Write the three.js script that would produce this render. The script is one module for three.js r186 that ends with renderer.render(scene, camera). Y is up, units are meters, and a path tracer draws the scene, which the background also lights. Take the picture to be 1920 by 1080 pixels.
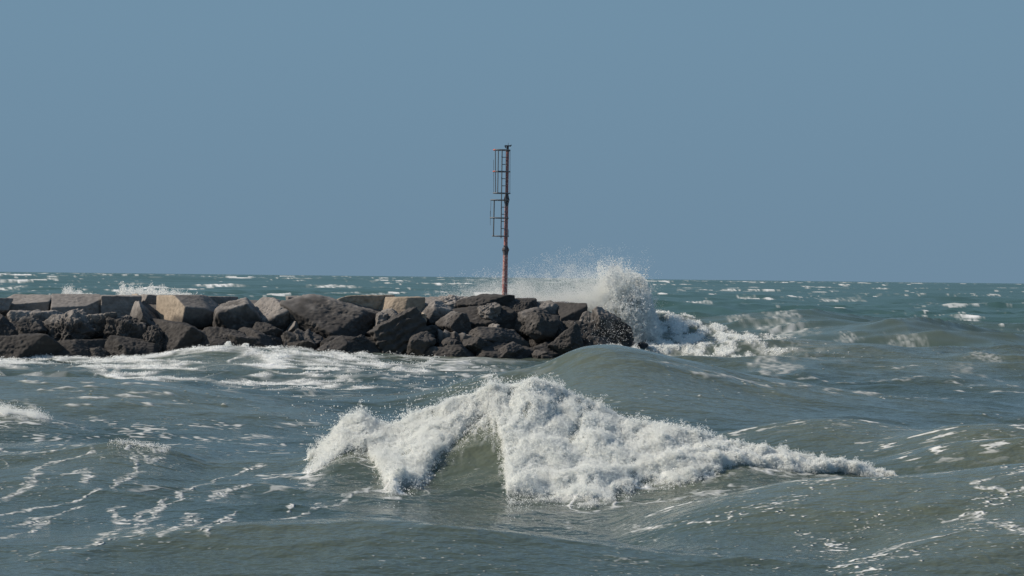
import * as THREE from 'three';
import { mergeGeometries, mergeVertices } from 'three/addons/utils/BufferGeometryUtils.js';

// ------------------------------------------------------------------ camera, sky, sun, exposure
const EYE = 3.7, F = 5000, ROLL = -0.0115, PITCH = -0.0042;
const scene = new THREE.Scene();
const camera = new THREE.PerspectiveCamera(2 * Math.atan(540 / F) * 180 / Math.PI, 1920 / 1080, 1, 40000);
camera.position.set(0, EYE, 0);
camera.rotation.set(PITCH, 0, 0);
camera.rotateZ(-ROLL);
camera.updateMatrixWorld(true);
const SUN = new THREE.Vector3(-0.75, 0.62, -0.07).normalize();
{
  const W = 512, Hh = 256, data = new Float32Array(W * Hh * 4);
  for (let j = 0; j < Hh; j++) {
    const el = ((j + 0.5) / Hh - 0.5) * Math.PI, y = Math.sin(el);
    for (let i = 0; i < W; i++) {
      const az = ((i + 0.5) / W - 0.5) * 2 * Math.PI, c = Math.cos(el);
      const cs = c * Math.cos(az) * SUN.x + y * SUN.y + c * Math.sin(az) * SUN.z;
      const t = Math.min(1, Math.max(0, y / 0.10)), u = Math.pow(Math.max(0, y), 0.75);
      const lo = [0.158, 0.254, 0.348], mid = [0.182, 0.305, 0.404], zen = [0.075, 0.15, 0.285];
      const glow = Math.pow(Math.max(0, cs), 9) * 0.35 + Math.pow(Math.max(0, cs), 60) * 0.7;
      for (let k = 0; k < 3; k++) {
        let v = lo[k] + (mid[k] - lo[k]) * t;
        v = v + (zen[k] - v) * u;
        data[(j * W + i) * 4 + k] = v + glow * [1, 0.97, 0.9][k] * (y > 0 ? 1 : 0.3);
      }
      data[(j * W + i) * 4 + 3] = 1;
    }
  }
  const sky = new THREE.DataTexture(data, W, Hh, THREE.RGBAFormat, THREE.FloatType);
  sky.mapping = THREE.EquirectangularReflectionMapping; sky.magFilter = THREE.LinearFilter; sky.needsUpdate = true;
  scene.background = sky; scene.environment = sky;
}
const sun = new THREE.DirectionalLight(0xfff1e0, 4.5);
sun.position.copy(SUN).multiplyScalar(300).add(new THREE.Vector3(0, 0, -80)); sun.target.position.set(0, 0, -80);
sun.castShadow = true; sun.shadow.mapSize.set(4096, 4096);
Object.assign(sun.shadow.camera, { left: -70, right: 70, top: 70, bottom: -70, near: 1, far: 700 });
scene.add(sun, sun.target);

const renderer = new THREE.WebGLRenderer({ antialias: true });
renderer.toneMapping = THREE.LinearToneMapping; renderer.toneMappingExposure = 1;
renderer.shadowMap.enabled = true;

// ------------------------------------------------------------------ helpers
function rng(seed) { let s = seed >>> 0; return () => { s = (s + 0x6d2b79f5) | 0; let t = Math.imul(s ^ (s >>> 15), 1 | s); t = (t + Math.imul(t ^ (t >>> 7), 61 | t)) ^ t; return ((t ^ (t >>> 14)) >>> 0) / 4294967296; }; }
const gauss = (r) => { let s = 0; for (let i = 0; i < 4; i++) s += r(); return (s - 2) * 1.73; };
const clamp = (x, a = 0, b = 1) => (x < a ? a : x > b ? b : x);
const sstep = (a, b, x) => { const t = clamp((x - a) / (b - a)); return t * t * (3 - 2 * t); };
const lerp = (a, b, t) => a + (b - a) * t;
const P = new Uint8Array(512);
{ const r = rng(91), p = [...Array(256).keys()]; for (let i = 255; i > 0; i--) { const j = Math.floor(r() * (i + 1)); [p[i], p[j]] = [p[j], p[i]]; } for (let i = 0; i < 512; i++) P[i] = p[i & 255]; }
const G2x = new Float32Array(256), G2y = new Float32Array(256);
for (let i = 0; i < 256; i++) { G2x[i] = Math.cos(i * 2.399963); G2y[i] = Math.sin(i * 2.399963); }
function n2(x, y) {
  const X = Math.floor(x), Y = Math.floor(y), fx = x - X, fy = y - Y, a = X & 255, b = Y & 255;
  const u = fx * fx * fx * (fx * (fx * 6 - 15) + 10), v = fy * fy * fy * (fy * (fy * 6 - 15) + 10);
  const h00 = P[P[a] + b], h10 = P[P[a + 1] + b], h01 = P[P[a] + b + 1], h11 = P[P[a + 1] + b + 1];
  const d00 = G2x[h00] * fx + G2y[h00] * fy, d10 = G2x[h10] * (fx - 1) + G2y[h10] * fy, d01 = G2x[h01] * fx + G2y[h01] * (fy - 1), d11 = G2x[h11] * (fx - 1) + G2y[h11] * (fy - 1);
  return 1.45 * (d00 + u * (d10 - d00) + v * (d01 - d00 + u * (d00 - d10 - d01 + d11)));
}
const g3 = (h, x, y, z) => { h &= 15; const u = h < 8 ? x : y, v = h < 4 ? y : h === 12 || h === 14 ? x : z; return (h & 1 ? -u : u) + (h & 2 ? -v : v); };
function n3(x, y, z) {
  const X = Math.floor(x), Y = Math.floor(y), Z = Math.floor(z); x -= X; y -= Y; z -= Z;
  const i = X & 255, j = Y & 255, k = Z & 255, u = x * x * x * (x * (x * 6 - 15) + 10), v = y * y * y * (y * (y * 6 - 15) + 10), w = z * z * z * (z * (z * 6 - 15) + 10);
  const A = P[i] + j, AA = P[A & 511] + k, AB = P[(A + 1) & 511] + k, B = P[i + 1] + j, BA = P[B & 511] + k, BB = P[(B + 1) & 511] + k;
  return lerp(lerp(lerp(g3(P[AA & 511], x, y, z), g3(P[BA & 511], x - 1, y, z), u), lerp(g3(P[AB & 511], x, y - 1, z), g3(P[BB & 511], x - 1, y - 1, z), u), v),
    lerp(lerp(g3(P[(AA + 1) & 511], x, y, z - 1), g3(P[(BA + 1) & 511], x - 1, y, z - 1), u), lerp(g3(P[(AB + 1) & 511], x, y - 1, z - 1), g3(P[(BB + 1) & 511], x - 1, y - 1, z - 1), u), v), w);
}
const f2 = (x, y, o = 4) => { let s = 0, a = 0.5; for (let i = 0; i < o; i++) { s += a * n2(x, y); a *= 0.5; x = x * 2.03 + 17.1; y = y * 2.03 + 9.7; } return s; };
const f3 = (x, y, z, o = 4) => { let s = 0, a = 0.5; for (let i = 0; i < o; i++) { s += a * n3(x, y, z); a *= 0.5; x = x * 2.03 + 5.3; y = y * 2.03 + 1.7; z = z * 2.03 + 8.1; } return s; };
function worley(x, y) {                                             // F2 - F1, small along the lace
  const X = Math.floor(x), Y = Math.floor(y); let a = 9, b = 9;
  for (let j = -1; j <= 1; j++) for (let i = -1; i <= 1; i++) {
    const h = P[P[(X + i) & 255] + ((Y + j) & 255)], px = X + i + P[h] / 255, py = Y + j + P[h + 101] / 255, d = (px - x) ** 2 + (py - y) ** 2;
    if (d < a) { b = a; a = d; } else if (d < b) b = d;
  }
  return Math.sqrt(b) - Math.sqrt(a);
}
const V = (x, y, z) => new THREE.Vector3(x, y, z);
function ray(px, py) { return V((px - 960) / F, (540 - py) / F, -1).applyQuaternion(camera.quaternion); }
function at(px, py, d) { const v = ray(px, py); return v.multiplyScalar(d / -v.z).add(camera.position); }
const used = {};
function numbered(n) { const k = used[n] = (used[n] ?? -1) + 1; return k ? `${n}_${String(k).padStart(3, '0')}` : n; }
function tag(o, label, category, group, kind) { o.userData = { ...(label && { label }), ...(category && { category }), ...(group && { group }), ...(kind && { kind }) }; return o; }
function add(o, name) { o.name = numbered(name); o.traverse((m) => { if (m.isMesh) { m.castShadow = true; m.receiveShadow = true; } }); scene.add(o); return o; }

// ------------------------------------------------------------------ the sea: crest lines of the large waves [pixel x, pixel y, metres away] turned into places
function ridge(pts, o) {
  const w = pts.map(([x, y, d]) => at(x, y, d)).sort((a, b) => a.x - b.x), e = o.end ?? 4, x0 = w[0].x - e, x1 = w[w.length - 1].x + e, st = 0.1, n = Math.ceil((x1 - x0) / st) + 1;
  let zr = new Float32Array(n), hr = new Float32Array(n);
  for (let i = 0; i < n; i++) {
    const x = x0 + i * st; let k = 0; while (k < w.length - 2 && w[k + 1].x < x) k++;
    const t = (x - w[k].x) / (w[k + 1].x - w[k].x), tc = clamp(t);
    zr[i] = lerp(w[k].z, w[k + 1].z, clamp(t, -3, 4)); hr[i] = lerp(w[k].y, w[k + 1].y, tc) - (o.below ?? 0);
    hr[i] *= sstep(x0, x0 + e, x) * sstep(x1, x1 - e, x);
  }
  const blur = (a, r) => { const b = new Float32Array(n); for (let i = 0; i < n; i++) { let s = 0, c = 0; for (let k = -r; k <= r; k++) { const q = i + k; if (q < 0 || q >= n) continue; const g = Math.exp(-2 * (k / r) ** 2); s += g * a[q]; c += g; } b[i] = s / c; } return b; };
  const br = Math.max(1, Math.round((o.blur ?? 1) / st));
  zr = blur(zr, br * 2); hr = blur(hr, br);
  const get = (a, x) => { const q = clamp((x - x0) / st, 0, n - 1.001), i = Math.floor(q); return lerp(a[i], a[i + 1], q - i); };
  return { ...o, x0, x1, z: (x) => get(zr, x), h: (x) => get(hr, x) };
}
const W1 = ridge([[-260, 850, 48], [0, 852, 48], [120, 838, 48], [230, 826, 48], [310, 838, 48], [400, 868, 48], [490, 864, 48], [560, 862, 48], [605, 846, 48], [640, 800, 48], [675, 792, 48], [715, 808, 48], [750, 808, 48], [780, 794, 48], [810, 776, 48],
  [860, 750, 48], [920, 728, 48], [975, 718, 48], [1040, 738, 48], [1095, 754, 48], [1140, 782, 47.9], [1185, 808, 47.7], [1235, 824, 47.5], [1290, 826, 47.4], [1335, 832, 47.3], [1400, 848, 47], [1480, 862, 47], [1560, 868, 47], [1640, 886, 47], [1760, 905, 46]], { wf: 4.2, wb: 9, sharp: 1, end: 5, blur: 0.28, wfx: (x) => lerp(8, 4.2, sstep(-6, -2.6, x)), pw: (x) => lerp(1.15, 1.55, sstep(-6, -2.6, x)) });
const R1 = ridge([[980, 1030, 40], [1100, 1000, 40], [1170, 978, 40], [1250, 948, 40], [1350, 920, 40.3], [1450, 904, 40.8], [1560, 894, 41], [1640, 888, 41], [1750, 879, 41], [1850, 868, 41], [1920, 862, 41], [2100, 860, 41]], { wf: 6.5, wb: 4, end: 3, blur: 0.7 });
const R2 = ridge([[1500, 1068, 35], [1640, 1020, 35.5], [1740, 985, 36], [1830, 972, 36.3], [1920, 965, 36.5], [2080, 960, 37]], { wf: 4, wb: 3, end: 2, blur: 0.5 });
const H1 = ridge([[700, 752, 74], [800, 738, 74], [880, 708, 74], [960, 699, 74], [1010, 690, 74], [1050, 670, 74], [1090, 654, 74], [1150, 646, 74], [1210, 653, 74], [1300, 676, 74], [1400, 701, 75], [1500, 716, 76], [1650, 738, 77], [1800, 752, 78], [2000, 770, 78]], { wf: 15, wb: 10, end: 6, blur: 0.6, peak: 1 });
const H2 = ridge([[1330, 818, 57], [1400, 800, 57], [1480, 788, 57], [1560, 780, 57], [1640, 785, 57], [1720, 803, 57], [1800, 815, 57]], { wf: 6, wb: 7, end: 3, blur: 0.8 });
const H3 = ridge([[1640, 830, 54], [1720, 806, 54], [1800, 792, 54], [1860, 788, 54], [1920, 792, 54], [2050, 800, 54]], { wf: 4, wb: 3.5, end: 3, blur: 0.8 });
const H4 = ridge([[1650, 860, 50], [1720, 842, 50], [1800, 826, 50], [1880, 817, 50], [1960, 812, 50], [2080, 815, 50]], { wf: 4, wb: 3.5, end: 2, blur: 0.6 });
const M1 = ridge([[-250, 700, 70], [0, 702, 70], [200, 704, 70], [330, 714, 70], [430, 734, 70], [520, 746, 70], [600, 756, 70], [700, 770, 70]], { wf: 14, wb: 8, end: 5, blur: 1.2 });
const N1 = ridge([[-240, 775, 60], [0, 774, 60], [60, 778, 60], [110, 790, 60], [180, 812, 59], [260, 832, 58]], { wf: 5, wb: 4, end: 3, blur: 0.5 });
const N2 = ridge([[-200, 846, 53], [0, 842, 53], [90, 832, 53], [160, 828, 53], [240, 838, 52.5], [320, 850, 52]], { wf: 3, wb: 3.5, end: 3, blur: 0.5 });
const F1 = ridge([[60, 692, 103], [200, 688, 103], [290, 672, 103], [350, 661, 103], [400, 655, 103], [450, 657, 103], [540, 666, 103], [620, 675, 103], [720, 684, 103], [850, 694, 103]], { wf: 9, wb: 5, end: 4, blur: 0.8 });
const T1 = ridge([[1190, 622, 118], [1225, 602, 118], [1270, 606, 118], [1330, 624, 117], [1400, 642, 116], [1470, 652, 115], [1540, 660, 115], [1640, 668, 114]], { wf: 8, wb: 9, end: 4, blur: 0.6 });
const Q1 = ridge([[1340, 612, 165], [1400, 603, 165], [1480, 596, 165], [1560, 604, 165], [1640, 613, 165]], { wf: 18, wb: 20, end: 8, blur: 2 });
const Q2 = ridge([[1580, 616, 150], [1660, 605, 150], [1690, 601, 150], [1740, 609, 150], [1800, 618, 150]], { wf: 16, wb: 16, end: 6, blur: 2 });
const E1 = ridge([[-150, 1012, 36], [200, 1000, 36], [450, 984, 36], [700, 976, 36], [880, 984, 36], [1000, 1002, 36]], { wf: 4, wb: 3, end: 2.5, blur: 0.8 });
const RIDGES = [E1, W1, R1, R2, H1, H2, H3, H4, M1, N1, N2, F1, T1, Q1, Q2];
function rprof(r, x, z) {
  if (x <= r.x0 || x >= r.x1) return 0;
  const dz = z - r.z(x);
  const wf = r.wfx ? r.wfx(x) : r.wf;
  if (dz >= wf || dz <= -r.wb) return 0;
  if (dz > 0) { const t = dz / wf; return r.sharp ? Math.pow(1 - t, r.pw(x)) * (1 - 0.15 * t) : r.peak ? lerp(0.5 + 0.5 * Math.cos(Math.PI * t), Math.pow(1 - t, 1.8), 0.6) : (0.5 + 0.5 * Math.cos(Math.PI * t)); }
  const t = -dz / r.wb; return r.sharp ? 0.6 * (0.5 + 0.5 * Math.cos(Math.PI * t)) + 0.4 * Math.pow(1 - t, 3) : (0.5 + 0.5 * Math.cos(Math.PI * t));
}
function swell(x, z) {                                              // wind waves, longer and higher out at sea
  const d = Math.hypot(x, z), out = 0.35 * sstep(60, 90, d) + 0.65 * sstep(95, 170, d), sp = d < 80 ? 0.16 : d < 125 ? 0.26 : d < 600 ? 0.36 * Math.pow(d / 125, 1.6) : 4.4 * d / 600;
  const wq = 0.9 * n2(x * 0.13 + 5, z * 0.11), ax = x * 0.97 - z * 0.22 + wq, az = z * 0.97 + x * 0.22 + 1.3 * wq + 0.25 * n2(x * 0.5, z * 0.4);
  let h = 0;
  const oct = (lx, lz, amp, sharp, k) => {
    const lim = sstep(1.3, 2.8, lz / sp); if (lim <= 0 || amp === 0) return;
    const n = n2(ax / lx + k * 7.31, az / lz + k * 3.77);
    h += lim * amp * (sharp ? (1 - 2 * Math.pow(Math.abs(n), 0.8)) * 0.55 + n * 0.35 : n);
  };
  oct(230, 90, 2.4 * sstep(250, 1600, d), 0, 1);
  oct(110, 42, 0.8 * out + 0.9 * sstep(400, 1500, d), 0, 8);
  oct(48, 20, lerp(0.05, 0.95, out), 0, 2);
  oct(24, 9, lerp(0.22, 0.95, out), 1, 3);
  oct(8, 4.0, lerp(0.18, 0.48, out), 1, 4);
  oct(3.4, 2.1, lerp(0.075, 0.18, out), 1, 5);
  oct(1.3, 0.95, lerp(0.03, 0.05, out), 0, 6);
  oct(0.6, 0.34, 0.005, 0, 7);
  return h;
}
function seaH(x, z) {
  let s = 0, pm = 0;
  for (const r of RIDGES) { const p = rprof(r, x, z); if (p > 0) { const v = p * r.h(x); if (v > 0) { s += v * v * v * v; const pf = p * Math.min(1, v / p / 0.35); if (pf > pm) pm = pf; } } }
  return Math.pow(s, 0.25) + swell(x, z) * (1 - 0.3 * pm) - 0.1;
}
function hit(px, py) {                                              // where a line of sight meets the sea
  const v = ray(px, py); v.multiplyScalar(1 / -v.z);
  for (let d = 28; d < 3000; d += 0.06 + d * 0.0006) if (EYE + v.y * d < seaH(v.x * d, -d)) return V(v.x * d, EYE + v.y * d, -d);
  return V(v.x * 700, 0, -700);
}

// ------------------------------------------------------------------ foam lying on the sea
function table(rows) { return (x) => { if (x <= rows[0][0]) return rows[0][1]; for (let i = 1; i < rows.length; i++) if (x < rows[i][0]) { const a = rows[i - 1], b = rows[i]; return lerp(a[1], b[1], (x - a[0]) / (b[0] - a[0])); } return rows[rows.length - 1][1]; }; }
const breakFoot = table([[600, 880], [625, 862], [650, 846], [690, 845], [715, 880], [735, 925], [785, 915], [815, 868], [850, 828], [895, 796], [930, 800], [944, 852], [952, 932], [1000, 925], [1060, 938], [1100, 946], [1160, 930], [1220, 912], [1300, 900], [1350, 884], [1400, 872], [1480, 884], [1560, 888], [1645, 892]].map(([px, py]) => { const p = hit(px, py); return [p.x, p.z]; }));
const BX0 = at(600, 850, 48).x, BX1 = at(1650, 880, 47).x;
function breaker(x, z, solid) {                                            // 0..1 inside the white water of the breaking wave
  if (x < BX0 - 0.3 || x > BX1 + 0.3) return 0;
  const zc = W1.z(x), foot = Math.max(breakFoot(x), zc + 0.3), t = (z - zc) / (foot - zc);
  if (t > 2.7 || z - zc < -2) return 0;
  const rag = f2(x * 2.2, z * 2.2, 4) * 0.5, big = f2(x * 0.9 + 4, z * 0.9, 2);
  if (t < 0) { const back = lerp(0.9, 0.25, sstep(1.5, 5, x)) * (0.6 + big); return sstep(1, 0.4, -(z - zc) / Math.max(back, 0.15) + rag); }
  const side = sstep(BX0 - 0.2, BX0 + 0.25, x + rag * 0.5) * sstep(BX1 + 0.2, BX1 - 0.4, x + rag * 0.5);
  const curtain = Math.exp(-(((x + 0.35) / 0.55) ** 2)) * sstep(0.15, 0.5, t), lobe = Math.exp(-(((x + 2.55) / 0.35) ** 2)) * sstep(0.45, 0.7, t);
  const streak = 0.5 + 0.9 * f2(x * 5, z * 1.6 + x, 3);
  const veil = t > 0.5 ? (Math.exp(-(((x + 0.42) / 0.5) ** 2)) * sstep(2.6, 0.9, t) + 0.8 * Math.exp(-(((x + 2.6) / 0.45) ** 2)) * sstep(1.9, 0.9, t)) * sstep(0.08, 0.4, f2(x * 9, z * 3.4 + x * 2, 3) + 0.06) * 0.6 : 0;
  const torn = solid ? 1 : lerp(0.25, 1, sstep(-0.34, -0.02, f2(x * 2.6 + z * 0.9, z * 0.8 + 40, 4) + 0.12 * sstep(0.4, 0.9, t)));
  return clamp((solid ? 0 : veil) + torn * side * sstep(1.12, 0.8, t + rag * 0.55 + 0.25 * n2(x * 1.1, 3)) * (1 - 0.75 * Math.max(curtain, lobe) * clamp(streak)));
}
function bulge(x, z, b) { return b <= 0 ? 0 : b * (0.08 + 0.42 * Math.abs(f2(x * 0.95, z * 0.9 + 3, 2)) + 0.06 * Math.abs(f2(x * 3.2, z * 2.6, 2)) + 0.34 * sstep(1.5, 4, x) * Math.abs(f2(x * 2.1 + 6, z * 1.6, 2))) * lerp(1, 0.5, sstep(2.5, 4.5, x)) * sstep(BX0 - 0.3, BX0 + 0.9, x); }
const LINES = [
  [[490, 872], [455, 885], [400, 905], [340, 925], [300, 942], [296, 965], [240, 990], [185, 1012], [155, 1028]],
  [[455, 910], [415, 930], [390, 938]], [[365, 962], [350, 985], [310, 1003]], [[445, 960], [420, 978], [385, 995]],
  [[180, 848], [140, 858], [70, 880], [55, 905], [35, 925], [0, 942]], [[150, 835], [90, 848], [50, 852], [0, 840]],
  [[240, 838], [250, 862], [262, 885], [225, 905], [180, 925], [120, 945], [60, 955], [0, 968]], [[262, 845], [285, 868], [302, 858]],
  [[165, 880], [140, 890], [100, 895]], [[160, 885], [165, 905]], [[0, 990], [60, 980], [120, 960], [160, 945]], [[0, 1010], [40, 1003], [80, 985]],
  [[690, 916], [650, 930], [610, 950], [560, 968], [515, 975]], [[600, 945], [540, 960]], [[235, 948], [215, 952], [228, 982]], [[120, 1030], [60, 1040]],
  [[300, 985], [260, 1005], [200, 1015]], [[1835, 905], [1870, 893], [1920, 884]], [[1850, 915], [1890, 925], [1925, 915]], [[1850, 980], [1890, 985], [1930, 1002]], [[1770, 978], [1820, 968], [1860, 975]], [[1230, 962], [1330, 936], [1430, 912], [1560, 900]], [[1300, 985], [1370, 968]], [[1000, 958], [1120, 958], [1250, 940], [1350, 925]], [[1180, 1000], [1250, 985]], [[1640, 1040], [1740, 1010], [1800, 1000]], [[350, 938], [300, 950], [250, 975]],
].map((l) => l.map(([px, py]) => { const p = hit(px, py); return [p.x, p.z]; }));
const STREAKS = [                                                   // long strips of foam farther off: the two ends and the width in metres
  [[700, 712], [870, 702], 0.35], [[780, 722], [930, 715], 0.3], [[930, 690], [1020, 688], 0.25], [[640, 722], [780, 704], 0.4], [[880, 690], [960, 686], 0.25],
  [[430, 853], [560, 848], 0.18], [[330, 842], [420, 838], 0.12], [[60, 735], [330, 728], 0.3], [[150, 745], [330, 740], 0.25], [[240, 765], [330, 757], 0.22], [[0, 752], [150, 760], 0.2],
  [[310, 800], [360, 798], 0.15], [[420, 815], [540, 800], 0.25], [[470, 805], [600, 795], 0.15], [[60, 715], [250, 718], 0.3],
  [[1440, 722], [1640, 738], 0.35], [[1560, 738], [1760, 745], 0.3], [[1640, 712], [1790, 706], 0.25], [[1500, 710], [1600, 719], 0.2], [[1300, 698], [1420, 714], 0.2], [[1800, 735], [1920, 738], 0.3], [[1650, 690], [1740, 688], 0.2], [[1220, 676], [1330, 698], 0.2], [[1780, 716], [1900, 722], 0.25],
].map(([a, b, w]) => { const p = hit(...a), q = hit(...b); return [[p.x, p.z], [q.x, q.z], w]; });
const near2 = (x, z, ax, az, bx, bz) => { const dx = bx - ax, dz = bz - az, t = clamp(((x - ax) * dx + (z - az) * dz) / (dx * dx + dz * dz + 1e-9)); return Math.hypot(x - ax - dx * t, z - az - dz * t); };
const LBOX = LINES.map((l) => [Math.min(...l.map((p) => p[0])) - 0.8, Math.max(...l.map((p) => p[0])) + 0.8, Math.min(...l.map((p) => p[1])) - 0.8, Math.max(...l.map((p) => p[1])) + 0.8]);
function lines(x, z) {
  let f = 0, wx = null, wz, wid;
  for (let i = 0; i < LINES.length; i++) {
    const b = LBOX[i]; if (x < b[0] || x > b[1] || z < b[2] || z > b[3]) continue;
    if (wx === null) { wx = x + 0.22 * f2(x * 1.7, z * 1.1 + 5, 3); wz = z + 0.5 * f2(x * 1.7 + 31, z * 1.1, 3); wid = 0.035 + 0.17 * Math.max(0, f2(x * 1.1 + 9, z * 0.8, 2) + 0.18); }
    const l = LINES[i]; let dm = 9;
    for (let k = 1; k < l.length; k++) dm = Math.min(dm, near2(wx, wz, ...l[k - 1], ...l[k]));
    f = Math.max(f, sstep(wid * 1.5, wid * 0.6, dm + 0.05 * n2(x * 8, z * 7)));
  }
  return f && f * sstep(0.0, 0.22, worley(x * 5.5 + 3, z * 4.2) + 0.25 * n2(x * 3, z * 3) + 0.06) * clamp(0.6 + 1.5 * f2(x * 5, z * 5, 4)) * sstep(-0.36, -0.1, f2(x * 11, z * 11, 2));
}
const PATCH = [                                                     // foam patches at sea: pixel centre, half width and half height in pixels, strength; turned into places and metres
  [1475, 618, 66, 10, 0.8], [1440, 628, 40, 7, 0.75], [1590, 637, 26, 4, 0.6], [1812, 594, 30, 6, 1.1], [1385, 598, 26, 5, 0.6], [1470, 590, 36, 5, 0.7],
  [412, 534, 50, 9, 1.2], [350, 541, 34, 5, 0.9], [630, 536, 46, 6, 1.1], [650, 547, 34, 5, 0.9], [710, 551, 30, 5, 0.6], [18, 524, 24, 4, 1.1], [18, 538, 26, 6, 1.0], [95, 524, 18, 3, 0.7], [250, 531, 34, 6, 0.6], [110, 510, 16, 2, 1],
  [1540, 539, 28, 4, 1.2], [1512, 537, 14, 4, 1.1], [1372, 543, 20, 4, 1.1], [1655, 542, 18, 3, 1.0], [1864, 553, 14, 5, 1.1], [1600, 563, 26, 4, 0.6], [1750, 568, 14, 3, 0.7], [1310, 567, 28, 5, 1.0], [1290, 540, 22, 4, 0.8], [1420, 545, 14, 3, 0.9], [1552, 562, 20, 4, 0.8], [1790, 573, 12, 3, 0.7],
  [900, 525, 26, 3, 0.9], [985, 528, 22, 3, 0.9], [715, 525, 22, 3, 0.8], [545, 522, 18, 3, 0.7], [1700, 648, 40, 4, 0.5], [1850, 668, 40, 5, 0.5],
].map(([px, py, w, h, s]) => { const p = hit(px, py), d = -p.z, a = w * d / F; return [p.x, p.z, a, clamp(h * d * d / (3 * F) * 0.5, 1.2, 4 * a), s]; }).filter((p) => p[1] > -2500);
function foam(x, z) {
  const d = -z; let f = 0;
  if (d < 62) {
    f = breaker(x, z);
    if (x > BX0 - 1 && x < BX1 && d < 47.5) { const q = z - breakFoot(x); if (q > -0.4 && q < 3.2) { const n = f2(x * 1.6 + 60, z * 1.2, 4), L2 = worley(x * 2.1 + 0.6 * n2(x * 2, z * 2), z * 1.1 + 0.6 * n2(x * 2 + 5, z * 2)); f = Math.max(f, sstep(3.2, 0.3, q) * (0.75 * sstep(0.22, 0.03, L2) * sstep(-0.1, 0.3, n) * Math.max(sstep(-1.1, -1.5, x), sstep(0.1, 0.5, x)) + 0.5 * sstep(0.7, 0, q) * sstep(-0.1, 0.3, f2(x * 4, z * 3, 3)))); } }
    f = Math.max(f, 0.8 * lines(x, z));
    const left = sstep(-1.5, -4.5, x), n = f2(x * 0.55 + 3, z * 0.4, 3);
    // thin lace left behind by earlier breakers
    const L = left <= 0 || n < 0.05 || d < 43 ? 1 : worley(x * 0.75 + 0.5 * n2(x * 1.3, z * 1.3), z * 0.42 + 0.5 * n2(x * 1.3 + 7, z * 1.3));
    f = Math.max(f, left * sstep(0.06, 0.012, L) * sstep(0.05, 0.3, n) * 0.55 * clamp(0.5 + f2(x * 5, z * 5, 2)));
    if (d > 49.5) { const st = f2(x * 0.8 + 11, z * 0.9, 3) - 0.5 * Math.abs(n2(x * 2.1, z * 2.6)) + 0.5 * n2(x * 5, z * 6); f = Math.max(f, sstep(1, -3, x) * sstep(0.1, 0.4, st) * 0.6 * sstep(49.5, 52, d)); }
    // the small breaking crest at the left edge, and the one behind the left swell
    if (x < at(120, 780, 60).x) { const q = z - N1.z(x), e = sstep(at(115, 780, 60).x, at(60, 780, 60).x, x); f = Math.max(f, e * sstep(-0.5, 0, q) * sstep(1.3, 0.3, q + f2(x * 3, z * 2, 3)) ); }
    { const q = z - W1.z(x), e = sstep(at(205, 830, 48).x, at(235, 830, 48).x, x) * sstep(at(325, 830, 48).x, at(300, 830, 48).x, x); if (e > 0) f = Math.max(f, e * sstep(-0.25, 0, q) * sstep(0.4, 0.1, q + f2(x * 4, z * 2, 3) * 0.6) * clamp(0.45 + 1.4 * f2(x * 7, z * 7, 3))); }
    // foam flecks, with sun glints painted among them, on the sandy right foreground swell
    const rr = sstep(0.5, 3, x) * sstep(46, 43, d);
    if (rr > 0) { const w = x * 0.9 + z * 0.5; const m = f2(x * 0.8 + 3, z * 0.6, 3); const fl = n2(x * 6 + 2, z * 8) * 0.6 + n2(x * 15, z * 19) * 0.55; f = Math.max(f, rr * sstep(0.56, 0.9, fl + 1.25 * m) * 0.8); }
    { const fl = n2(x * 6 + 40, z * 9) * 0.6 + n2(x * 15, z * 20 + 3) * 0.5, m = f2(x * 0.5, z * 0.5 + 30, 3); f = Math.max(f, sstep(0.55, 0.8, fl + 0.6 * m) * 0.6); }
    { const q = z - H2.z(x), q3 = z - H3.z(x), q4 = z - H4.z(x), c = Math.max(sstep(1.2, 0, Math.abs(q - 0.4)) * (x > 4), sstep(1.2, 0, Math.abs(q3 - 0.4)) * (x > 7), sstep(1.4, 0, Math.abs(q4 - 0.4)) * (x > 7)); if (c > 0) f = Math.max(f, c * 0.75 * sstep(0.12, 0.3, f2(x * 2.2, z * 3.5, 4))); }
  } else if (d < 135) {
    // lace in front of the breakwater
    const a = sstep(2.5, -3.5, x + 0.06 * (d - 90)) * sstep(70, 79, d) * sstep(112, 106, d), n = f2(x * 0.22 + 2, z * 0.11, 4);
    if (a > 0) {
      const wx = x + 1.6 * f2(x * 0.3, z * 0.2, 3), wz = z + 2.4 * f2(x * 0.3 + 9, z * 0.2, 4);
      const L = worley(wx * 0.2, wz * 0.24), L2 = worley(wx * 0.5 + 4, wz * 0.55);
      const hump = sstep(8.5, 1, Math.abs(z - F1.z(x) - 1.5)) * sstep(0, -4, x), dens = clamp(n * 1.5 + 0.25 + 0.55 * hump + 0.35 * sstep(-6, -13, x));
      f = Math.max(f, a * Math.max(sstep(0.05 + 0.42 * dens, 0.02 + 0.15 * dens, L), 0.8 * sstep(0.04 + 0.5 * dens * dens, 0.02, L2)) * clamp(dens * 1.6) * clamp(0.7 + 1.2 * f2(x * 1.2, z * 1.6, 4)) * sstep(-0.34, 0.05, f2(x * 0.6 + 50, z * 0.9, 4)) * (d > 86 ? 1 : lerp(sstep(-0.06, 0.28, f2(x * 1.1, z * 1.6, 4)), 1, sstep(80, 86, d))));
    }
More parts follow.
